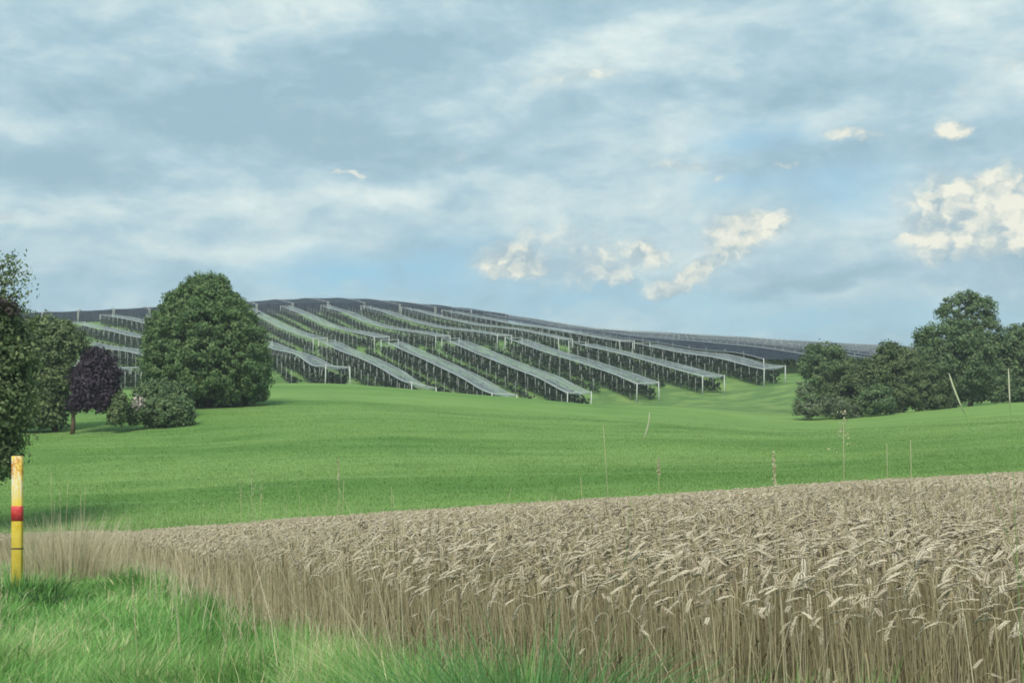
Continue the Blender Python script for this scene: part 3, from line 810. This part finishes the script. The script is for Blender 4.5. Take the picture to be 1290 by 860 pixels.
# ------------------------------------------------------------------ wheat
def wheat_template(r, lod):
    """one stalk: stem curving over into a nodding ear. returns verts, faces{3,4}, part, shade"""
    a = Acc()
    Ht = 0.86
    nod = r.uniform(1.7, 3.15)                  # how far the ear bends over
    bow = r.uniform(0.0, 0.10)
    seg = {0: 7, 1: 5, 2: 3}[lod]
    pts = []
    for i in range(seg):
        t = i / (seg - 1); pts.append((bow * t * t, 0, Ht * t))
    # neck + ear axis
    ang = math.atan2(2 * bow, Ht)
    p = np.array(pts[-1], float); axis = [p.copy()]
    ns = {0: 13, 1: 9, 2: 4}[lod]
    earL = r.uniform(0.062, 0.090) if lod < 2 else r.uniform(0.05, 0.075); neck = r.uniform(0.03, 0.055)
    tot = neck + earL
    angs = []
    for i in range(ns):
        t = (i + 1) / ns
        aa = ang + (nod - ang) * (min(1.0, t * 1.5) ** 0.6)
        p = p + np.array([math.sin(aa), 0, math.cos(aa)]) * tot / ns
        axis.append(p.copy()); angs.append(aa)
    axis = np.array(axis)
    ki = max(1, int(round(ns * neck / tot)))
    sp = pts + [tuple(q) for q in axis[1:ki + 1]]
    v, f = tube(sp, np.linspace(0.0022, 0.0013, len(sp)) * (1.0 if lod == 0 else 1.5 if lod == 1 else 2.2), 3, False)
    a.add(v, f, 0.0, 0.0)
    ex = axis[ki:]
    if lod == 2:
        m = len(ex); rr = np.interp(np.linspace(0, 1, m), [0, .3, .8, 1], [.004, .0105, .009, .002])
        v, f = tube(ex, rr * 0.85, 4, False); a.add(v, f, r.uniform(-.1, .1, len(v)), 1.0)
    else:
        m = len(ex); nsp = 20 if lod == 0 else 10
        for i in range(nsp):
            t = (i + 0.3) / nsp; q = t * (m - 1); j = min(int(q), m - 2); c = ex[j] + (ex[j + 1] - ex[j]) * (q - j)
            dr = ex[j + 1] - ex[j]; dr /= np.linalg.norm(dr)
            up = np.array([0, 1.0, 0]); sd = np.cross(dr, up)
            side = (1 if i % 2 else -1)
            w = 0.0054 * (1 - 0.45 * abs(2 * t - 0.9)); ln = 0.0135 if lod == 0 else 0.019
            o = c + side * up * w * 0.9 + sd * r.normal(0, 0.0012)
            d2 = dr + side * up * 0.38; d2 /= np.linalg.norm(d2)
            s1 = np.cross(d2, sd); s1 /= np.linalg.norm(s1)
            vv = np.array([o - d2 * ln * 0.35, o + s1 * w, o + sd * w * 0.9, o - s1 * w, o - sd * w * 0.9, o + d2 * ln * 0.75])
            ff = np.array([(0, 1, 2), (0, 2, 3), (0, 3, 4), (0, 4, 1), (5, 2, 1), (5, 3, 2), (5, 4, 3), (5, 1, 4)])
            a.add(vv, [ff], r.uniform(-0.16, 0.16) + np.array([-.2, 0, 0, 0, 0, .12]), 1.0)
            if lod == 0 and i > nsp * 0.35:     # short awns
                tip = vv[5] + d2 * 0.012; bb = s1 * 0.0005
                a.add(np.array([vv[5] - bb, vv[5] + bb, tip]), [np.array([(0, 1, 2)])], 0.1, 1.0)
    if lod < 2:
        for _ in range(2 if lod == 0 else 1):    # withered leaves hanging on the stem
            z = r.uniform(0.25, 0.72); th = r.uniform(0, 6.28); L = r.uniform(0.1, 0.24); dn = r.uniform(-1.0, 0.8)
            dirx = np.array([math.cos(th), math.sin(th), 0]); sdv = np.array([-dirx[1], dirx[0], 0])
            base = np.array([bow * (z / Ht) ** 2, 0, z]); pp = []
            for i in range(4):
                t = i / 3
                c = base + dirx * L * (t - .25 * t * t) * .7 + np.array([0, 0, 1]) * L * (0.5 * t * dn - 0.75 * t * t)
                w = 0.0038 * (1 - t * .9)
                pp += [c - sdv * w, c + sdv * w]
            a.add(np.array(pp), [np.array([(0, 1, 3, 2), (2, 3, 5, 4), (4, 5, 7, 6)])], r.uniform(-.2, .2), 2.0)
    return a.arrays()


def instance(acc, tmpl, pos, rot, lean, leandir, scale, tint):
    v, fs, t, k = tmpl
    n = len(pos); m = len(v)
    c, s = np.cos(rot), np.sin(rot)
    x = v[None, :, 0] * c[:, None] - v[None, :, 1] * s[:, None]
    y = v[None, :, 0] * s[:, None] + v[None, :, 1] * c[:, None]
    z = np.repeat(v[None, :, 2], n, 0)
    sc3 = scale[:, None]
    x = x * sc3 + z * (np.sin(lean) * np.cos(leandir))[:, None]; y = y * sc3 + z * (np.sin(lean) * np.sin(leandir))[:, None]; z = z * sc3 * np.cos(lean)[:, None]
    V = np.stack([x + pos[:, None, 0], y + pos[:, None, 1], z + pos[:, None, 2]], -1).reshape(-1, 3)
    off = (np.arange(n) * m)
    F_ = [(f[None] + off[:, None, None]).reshape(-1, f.shape[1]) for f in fs]
    T_ = (tint[:, None] + t[None]).reshape(-1); K_ = np.repeat(k[None], n, 0).reshape(-1)
    acc.add(V, F_, np.clip(T_, 0, 1), K_)


def scatter_field(y0, y1, dens, r, margin=0.10, falloff=None):
    """points in the wheat field inside the (widened) view wedge"""
    wmax = (0.5 + margin) * 1290 / F * y1 + 1.0
    n = int((y1 - y0) * 2 * wmax * dens)
    x = r.uniform(-wmax, wmax, n); y = r.uniform(y0, y1, n)
    k = (np.abs(x) < (0.5 + margin) * 1290 / F * y + 0.6) & (x > edge_x(y) + r.normal(0, 0.06, n)) & (y < 45.3 + 0.15 * np.sin(x))
    x, y = x[k], y[k]
    if falloff is not None: kk = r.random(len(x)) < falloff(y); x, y = x[kk], y[kk]
    return x, y


wr = np.random.default_rng(5)
wa = Acc()
for (y0, y1, dens, lod, nt_, fo) in ((2.6, 7.5, 430, 0, 10, None), (7.5, 14.5, 340, 1, 10, None), (14.5, 46, 330, 2, 8, lambda y: np.clip((16.0 / y) ** 0.9, 0.25, 1))):
    x, y = scatter_field(y0, y1, dens, wr, 0.12, fo)
    # drilled rows show faintly
    tm = [wheat_template(wr, lod) for _ in range(nt_)]
    pick = wr.integers(0, nt_, len(x))
    for q in range(nt_):
        s = pick == q; n = s.sum()
        xs, ys = x[s], y[s]
        pos = np.stack([xs, ys, H(xs, ys) - 0.01], 1)
        wave = 0.03 * np.sin(xs * 2.1 + 0.5 * ys) + 0.025 * np.sin(ys * 1.7 - xs)
        scl = np.clip(wr.normal(1.0, 0.05, n) + wave, 0.8, 1.13) * np.where(wr.random(n) < 0.14, wr.uniform(0.72, 0.95, n), 1.0)
        thin = np.clip((xs - edge_x(ys)) / 0.5, 0, 1); scl *= 0.88 + 0.12 * thin
        big = np.where(wr.random(n) < 0.68, wr.normal(math.pi, 0.9, n), wr.uniform(0, 2 * math.pi, n))
        if lod == 2: scl = scl * 1.0
        instance(wa, tm[q], pos, big, np.abs(wr.normal(0, 0.075, n)), wr.uniform(0, 6.28, n), scl, np.clip(wr.normal(0.5, 0.21 if lod < 2 else 0.13, n), 0.02, 0.98))
wheat = wa.build('wheat_crop', M['wheat'])
tag(wheat, 'ripe greyish wheat with nodding ears filling the field', kind='stuff')
del wa


# ------------------------------------------------------------------ grasses
def blades(acc, x, y, h, w, r, lean=0.35, leandir=None, seg=3, tint=None, z=None):
    n = len(x)
    th = r.uniform(0, 2 * np.pi, n) if leandir is None else leandir
    fac = r.uniform(0, 2 * np.pi, n)
    ln = np.abs(r.normal(lean, lean * 0.5, n)); z0 = H(x, y) - 0.01 if z is None else z
    V = []
    for i in range(seg + 1):
        t = i / seg
        cx = x + np.cos(th) * h * ln * t * t; cy = y + np.sin(th) * h * ln * t * t
        cz = z0 + h * (t - 0.35 * ln * t * t)
        ww = w * (1 - t) ** 0.7 if i < seg else 0 * w
        if i < seg:
            V.append(np.stack([cx - np.cos(fac) * ww, cy - np.sin(fac) * ww, cz], 1)); V.append(np.stack([cx + np.cos(fac) * ww, cy + np.sin(fac) * ww, cz], 1))
        else: V.append(np.stack([cx, cy, cz], 1))
    m = 2 * seg + 1
    V = np.stack(V, 1).reshape(-1, 3)
    off = (np.arange(n) * m)[:, None]
    fq = [np.array([2 * i, 2 * i + 1, 2 * i + 3, 2 * i + 2])[None] + off for i in range(seg - 1)]
    ft = np.array([2 * seg - 2, 2 * seg - 1, 2 * seg])[None] + off
    if tint is None: tint = r.normal(0.5, 0.17, n)
    tt = (tint[:, None] + np.linspace(-0.12, 0.12, m)[None]).reshape(-1)
    acc.add(V, fq + [ft], np.clip(tt, 0, 1))


def vnoise(x, y, s, seed=0):
    """cheap smooth value noise in -1..1"""
    return (np.sin(x * s * 1.3 + y * s * 0.7 + seed) + np.sin(x * s * -0.8 + y * s * 1.9 + seed * 2.1) + np.sin(x * s * 2.3 + y * s * 0.3 + seed * 0.7)) / 3


gr_ = np.random.default_rng(21)
ga = Acc()
n = 560000
y = 4.0 + gr_.random(n) ** 1.25 * 34; x = gr_.uniform(-0.46, 0.32, n) * y
s_ = x * 0.869 + y * 0.495
keep = (x < edge_x(y) + 0.15 + gr_.normal(0, 0.15, n)) & (s_ > 1.15) & (gr_.random(n) < np.clip((9.0 / y) ** 0.9, 0, 1))
x, y = x[keep], y[keep]
cl = vnoise(x, y, 2.2, 1) + 0.6 * vnoise(x, y, 6.0, 4)
h = np.clip(0.27 + 0.10 * cl + gr_.normal(0, 0.05, len(x)) + (0.10 + 0.20 * np.clip((10 - y) / 4, 0, 1)) * np.exp(-((edge_x(y) - x) / 0.65) ** 2), 0.07, 0.72)
ldir = 1.2 * vnoise(x, y, 1.1, 9) * np.pi + gr_.normal(0, 0.8, len(x))
tt = np.clip(0.48 + 0.22 * vnoise(x, y, 1.5, 3) + 0.16 * cl + gr_.normal(0, 0.20, len(x)), 0, 0.9)
tt[gr_.random(len(x)) < 0.035] = 1.0
blades(ga, x, y, h, np.full(len(x), 0.0045) * np.clip(y / 9, 0.8, 2.4) * np.where(gr_.random(len(x)) < 0.07, 2.4, 1.0), gr_, 0.55, ldir, 3, tt)
tag(ga.build('verge_grass', M['grass']), 'lush bright green grass on the roadside verge', kind='stuff')

# meadow blades beyond the field, so that the near meadow has a nap
ma = Acc()
n = 330000
y = 45.2 + gr_.random(n) ** 1.5 * 110; x = gr_.uniform(-0.46, 0.46, n) * y
cl = vnoise(x, y, 0.5, 2)
h = np.clip(0.10 + 0.03 * cl + gr_.normal(0, 0.025, n), 0.03, 0.3) * np.clip(1.15 - (y - 45) / 160, 0.5, 1)
tt = np.clip(0.45 + 0.12 * cl + 0.10 * np.clip(x / 30, -1, 1) + gr_.normal(0, 0.10, n), 0, 1)
blades(ma, x, y, h, 0.012 + 0.00016 * (y - 45), gr_, 0.5, None, 2, tt)
tag(ma.build('meadow_grass', M['mgrass']), 'short green meadow grass on the slope beyond the wheat', kind='stuff')

# dry grass fringe between verge and wheat, thick at the left
da = Acc()
n = 7000
y = gr_.uniform(4.5, 34, n); off = gr_.normal(0.12, 0.30, n)
x = edge_x(y) + off
pxx = 645 + F * x / y
keep = (gr_.random(n) < np.clip(0.22 + 0.0 * (y > 9) + 0.3 * np.exp(-((pxx - 80) / 60) ** 2), 0, 1)) & (pxx > -120)
x, y = x[keep], y[keep]
h = np.clip(gr_.normal(0.78, 0.2, len(x)), 0.25, 1.3)
h = h * np.clip(1.0 - (y - 12) / 60, 0.7, 1)
blades(da, x, y, h, np.full(len(x), 0.0032) * np.clip(y / 9, 0.8, 2), gr_, 0.22, None, 4, np.clip(gr_.normal(0.68, 0.2, len(x)), 0, 1))
n = 700
px2 = np.concatenate([gr_.normal(85, 40, n // 2), gr_.uniform(60, 520, n - n // 2)]); y = np.interp(px2, [40, 200, 300, 400, 520], [31, 29, 15, 9, 7]) + gr_.normal(0, 0.5, n) - 0.4
x = (px2 - 645) / F * y
blades(da, x, y, np.clip(gr_.normal(1.18, 0.16, n), 0.7, 1.6), 0.0016 * np.clip(y / 9, 0.9, 2.6), gr_, 0.30, None, 5, np.clip(gr_.normal(0.7, 0.2, n), 0, 1))
tag(da.build('dry_grass_fringe', M['dry']), 'straw coloured dead grass along the edge of the wheat', kind='stuff')


def stalk(px, d, topy, lean_px, label, head='panicle', name='grass_stalk', seed=0, group=None, thick=0.0016, curve=0.0, mat='dry', head_len=0.12, base_off=None):
    """a single tall grass stalk: its tip at (px, topy) when seen from the road, distance d"""
    r = np.random.default_rng(seed)
    tip = np.array([xat(px, d), d, zat(topy, d)])
    bx = xat(px + lean_px, d); base = np.array([bx, d + 0.05, Hs(bx, d)])
    root = empty(name, base); tag(root, label, 'grass stalk', group)
    L = np.linalg.norm(tip - base); pts = []
    for t in np.linspace(0, 1, 9):
        p = base + (tip - base) * t; p = p + np.array([curve * L * (t ** 3 - t), 0, 0.0]); pts.append(p - base)
    pts = np.array(pts)
    a = Acc(); v, f = tube(pts, (0.0012 if mat == 'pale_stalk' else thick) * np.linspace(1, 0.6, 9), 5); a.add(v, f, 0.6)
    a.build('stem', M['grass' if mat == 'pale_stalk' else mat], root)
    if mat == 'pale_stalk':
        a = Acc(); e = pts[-1] + (pts[-2] - pts[-1]) * np.array([.62, .46, .31, .15, 0.0])[:, None]; e[1:-1] += np.array([curve * 0.05 * L, 0, 0]) * np.array([.6, .8, .6])[:, None]
        v, f = tube(e, thick * np.array([.35, .8, 1.0, .9, .3]), 5); a.add(v, f, 0.6); a.build('seed_head', M['pale_stalk'], root)
    ax = pts[-1] - pts[-3]; ax = ax / np.linalg.norm(ax)
    hh = Acc(); n = 80 if head == 'panicle' else 130
    if head:
        spread = 0.018 if head == 'panicle' else 0.003
        q = r.random(n)
        pp = pts[-1] + ax * (q[:, None] - 0.6) * head_len + r.normal(size=(n, 3)) * spread * (1.25 - q[:, None])
        v, f = leaf_quads(pp, 0.0048, ax * 0.2, 0.5, r); hh.add(v, [f], np.repeat(r.uniform(0.4, 1, n), 4))
        hh.build('seed_head', M[mat], root)
    a = Acc()
    bx_ = np.array([0.0, 0.0]); blades(a, bx_, bx_, np.array([L * 0.35, L * 0.25]), np.array([0.003, 0.003]), r, 0.5, None, 3, np.array([.5, .5]), z=np.zeros(2) + 0.1)
    a.build('blade', M[mat], root)
    return root


stalk(1196, 4.3, 470, 190, 'thick pale leaning grass stalk rising highest at the right, before the dark trees', None, seed=1, thick=0.0028, curve=-0.05, mat='pale_stalk')
stalk(1271, 4.3, 464, 22, 'pale upright grass stalk near the right edge, before the dark trees', None, seed=2, thick=0.0026, mat='pale_stalk')
stalk(818, 5.6, 519, -22, 'short curved pale grass blade tip arching over the meadow in the middle', None, seed=3, thick=0.0028, curve=0.12, mat='pale_stalk')
stalk(760, 6.0, 536, 26, 'thin green grass tip left of the arching blade', None, seed=4, thick=0.0016)
stalk(829, 6.4, 584, 3, 'upright stalk with a dark narrow seed head over the far wheat edge', 'spike', seed=5, thick=0.0012, head_len=0.07)
stalk(1062, 4.9, 534, 70, 'thin leaning stalk with small pale heads left of the right edge stalks', 'panicle', seed=6, thick=0.0016, curve=0.08)
stalk(1146, 5.0, 554, 6, 'thin upright green stalk over the meadow at the right', None, seed=7, thick=0.0016)
stalk(1116, 5.2, 558, 8, 'short faint stalk beside the thin upright stalk', None, seed=8, thick=0.0013)
stalk(974, 4.6, 588, 22, 'dark slender stalk standing in the wheat right of the middle', 'spike', seed=9, thick=0.0022)
stalk(731, 7.0, 601, 22, 'short slanting blade above the far wheat edge in the middle', None, seed=10, thick=0.0018)
stalk(318, 11.5, 606, 8, 'bushy pale seed plume above the wheat left of the middle', 'panicle', seed=11, thick=0.002, head_len=0.26)
stalk(305, 11.8, 616, 0, 'lower pale seed plume beside the bushy plume', 'panicle', seed=12, thick=0.002, head_len=0.24)
stalk(330, 11.2, 622, -6, 'slim seed plume right of the bushy plume', 'panicle', seed=13, thick=0.002, head_len=0.2)
stalk(427, 8.5, 588, 14, 'tall thin green stalk with nodding tip in the middle left', 'spike', seed=14, thick=0.0016)
stalk(434, 8.2, 604, -8, 'thin stalk crossing the tall thin green stalk', None, seed=15, thick=0.0015)
stalk(494, 7.6, 612, 2, 'faint upright stalk right of the crossing stalks', None, seed=16, thick=0.0014)
stalk(172, 9.0, 738, 8, 'pale dead stalk standing in the bright verge grass', 'spike', seed=17, thick=0.003, head_len=0.2)
stalk(8, 9.5, 728, -6, 'pale dead stalk in the grass at the far left edge', 'spike', seed=18, thick=0.0026, head_len=0.2)
for k, (px, ty, dd) in enumerate(((66, 592, 24), (72, 630, 25), (78, 618, 24.5), (88, 606, 25), (104, 622, 26), (110, 612, 25))):
    stalk(px, dd, ty, (-1) ** k * 5, '%s tall pale stalk from the yellow marker post in the dry clump' % ORD[k], None, seed=30 + k, thick=0.005, group='stalks of the dry clump by the marker post')
rs = random.Random(8)
for k, px in enumerate(sorted(rs.uniform(130, 700) for _ in range(26))):
    dd = float(np.interp(px, [130, 350, 500, 700], [18, 11, 7.4, 6.0])) + rs.uniform(0, 1.2)
    ey = float(np.interp(px, EDGE_PX, EDGE_PY))
    stalk(px, dd, ey - rs.uniform(4, 34), rs.uniform(-16, 16), 'thin pale stalk poking up over the far wheat edge, %s from the left' % ORD[k], None, seed=60 + k, thick=0.0014, group='thin stalks over the far wheat edge', curve=rs.uniform(-.12, .12))

# tussocks
def tussock(px, d, n, h, label, mat, lean=0.6, spread=0.12, w=0.004, seed=0, name='grass_tussock'):
    r = np.random.default_rng(seed); x0 = xat(px, d); z0 = Hs(x0, d)
    a = Acc(); th = r.uniform(0, 6.28, n)
    x = r.normal(0, spread, n); y = r.normal(0, spread, n)
    blades(a, x, y, h * r.uniform(0.55, 1.15, n), np.full(n, w), r, lean, np.arctan2(y, x) + r.normal(0, .5, n), 4, np.clip(r.normal(.5, .22, n), 0, 1), z=np.zeros(n) - 0.02)
    o = a.build(name, M[mat]); o.location = (x0, d, z0); tag(o, label, 'grass tuft')
    return o


tussock(668, 5.0, 1700, 0.78, 'large blue green grass tuft at the bottom before the wheat', 'bluegrass', 0.75, 0.15, 0.0045, 1)
tussock(580, 5.4, 360, 0.62, 'green grass tuft left of the blue green tuft', 'grass', 0.6, 0.13, 0.004, 2)
tussock(208, 7.9, 130, 0.34, 'small tuft of dead straw coloured blades in the verge grass', 'dry', 0.6, 0.07, 0.004, 3)
tussock(90, 25.0, 900, 1.35, 'dense dry straw clump right of the yellow marker post', 'dry', 0.24, 0.42, 0.006, 4)
tussock(30, 19.4, 700, 0.62, 'fresh green grass tuft hiding the foot of the yellow marker post', 'grass', 0.45, 0.34, 0.008, 15)
tussock(50, 19.5, 300, 0.50, 'dark green weed clump at the foot of the yellow marker post', 'weed', 0.5, 0.14, 0.014, 5)
tussock(62, 18.0, 200, 0.40, 'dark weed clump between marker post and dry straw clump', 'weed', 0.5, 0.12, 0.014, 6)

# ------------------------------------------------------------------ yellow marker post
d = 20.0
mx = xat(28, d); mz = Hs(mx, d)
top = zat(574, d) - mz
root = empty('marker_post', (mx, d, mz)); tag(root, 'weathered yellow marker post with a red band at the left edge', 'marker post')
m, g, out = material('yellow paint'); M['yellow'] = m
co = g.n('ShaderNodeTexCoord').outputs['Object']
_, _, oz = g.sep(co)
ny = g.noise(co, 6.0, 5, 0.65)[0]
sc2 = g.noise(g.vmath('MULTIPLY', co, (14, 14, 2.2)), 1.0, 5, 0.7)[0]
c = g.mix(g.mapr(ny, 0.3, 0.7), (0.66, 0.47, 0.045), (0.80, 0.64, 0.12))
worn = g.math('MULTIPLY', g.mapr(sc2, 0.46, 0.60), g.mapr(oz, top - 0.72, top - 0.42))
c = g.mix(worn, c, (0.72, 0.70, 0.55))
rust = g.math('MULTIPLY', g.mapr(g.noise(co, 11.0, 5, 0.7)[0], 0.42, 0.6), g.mapr(oz, top - 0.36, top - 0.2))
c = g.mix(rust, c, (0.48, 0.20, 0.02))
grime = g.math('MULTIPLY', g.mapr(sc2, 0.5, 0.7), 0.3)
c = g.mix(grime, c, (0.35, 0.27, 0.08))
finish(g, out, c, 0.55)
m, g, out = material('red band'); M['red'] = m
co = g.n('ShaderNodeTexCoord').outputs['Object']
c = g.mix(g.mapr(g.noise(co, 18, 5, 0.7)[0], 0.35, 0.75), (0.55, 0.035, 0.04), (0.68, 0.14, 0.13))
finish(g, out, c, 0.5)


def bevel_post(w, dp, z0, z1, mat, name, tlt=0.0):
    c_ = 0.012
    ring = [(-w, -dp + c_), (-w + c_, -dp), (w - c_, -dp), (w, -dp + c_), (w, dp - c_), (w - c_, dp), (-w + c_, dp), (-w, dp - c_)]
    V = []; zs = [z0, z1 - 0.01, z1]; shr = [1, 1, 0.93]
    for z, s in zip(zs, shr): V += [(x * s - tlt * z, y * s, z) for x, y in ring]
    f = [(i * 8 + k, i * 8 + (k + 1) % 8, (i + 1) * 8 + (k + 1) % 8, (i + 1) * 8 + k) for i in range(2) for k in range(8)]
    cap = np.array([[16 + k for k in range(8)], [7 - k for k in range(8)]])
    return mesh_obj(name, V, [np.array(f), cap], mat, root)


tilt = 0.022
bevel_post(0.070, 0.045, -0.3, top, M['yellow'], 'shaft', tilt)
bz0 = zat(655, d) - mz; bz1 = zat(636, d) - mz
bevel_post(0.0725, 0.0475, bz0, bz1, M['red'], 'red_band', tilt)
bevel_post(0.0735, 0.0485, zat(690, d) - mz, zat(689, d) - mz + 0.01, M['bark'], 'joint_ring', tilt)

# ------------------------------------------------------------------ haze
hz, g, out = material('haze')
pv = g.n('ShaderNodeVolumePrincipled'); pv.inputs['Color'].default_value = (0.86, 0.93, 1.0, 1); pv.inputs['Density'].default_value = 0.00030
pv.inputs['Anisotropy'].default_value = 0.2
hz.node_tree.links.new(pv.outputs[0], out.inputs['Volume'])
zmin = float(ZZ.min()) - 1.0; zmax = max(float(ZZ.max()) + 8, 70)
xm_ = float(np.abs(XX).max()) + 20
v, f = boxv(-xm_, xm_, -90, 1450, zmin, zmax)
haze = mesh_obj('haze', v, f, hz)
tag(haze, 'thin pale summer haze over the valley', kind='stuff')
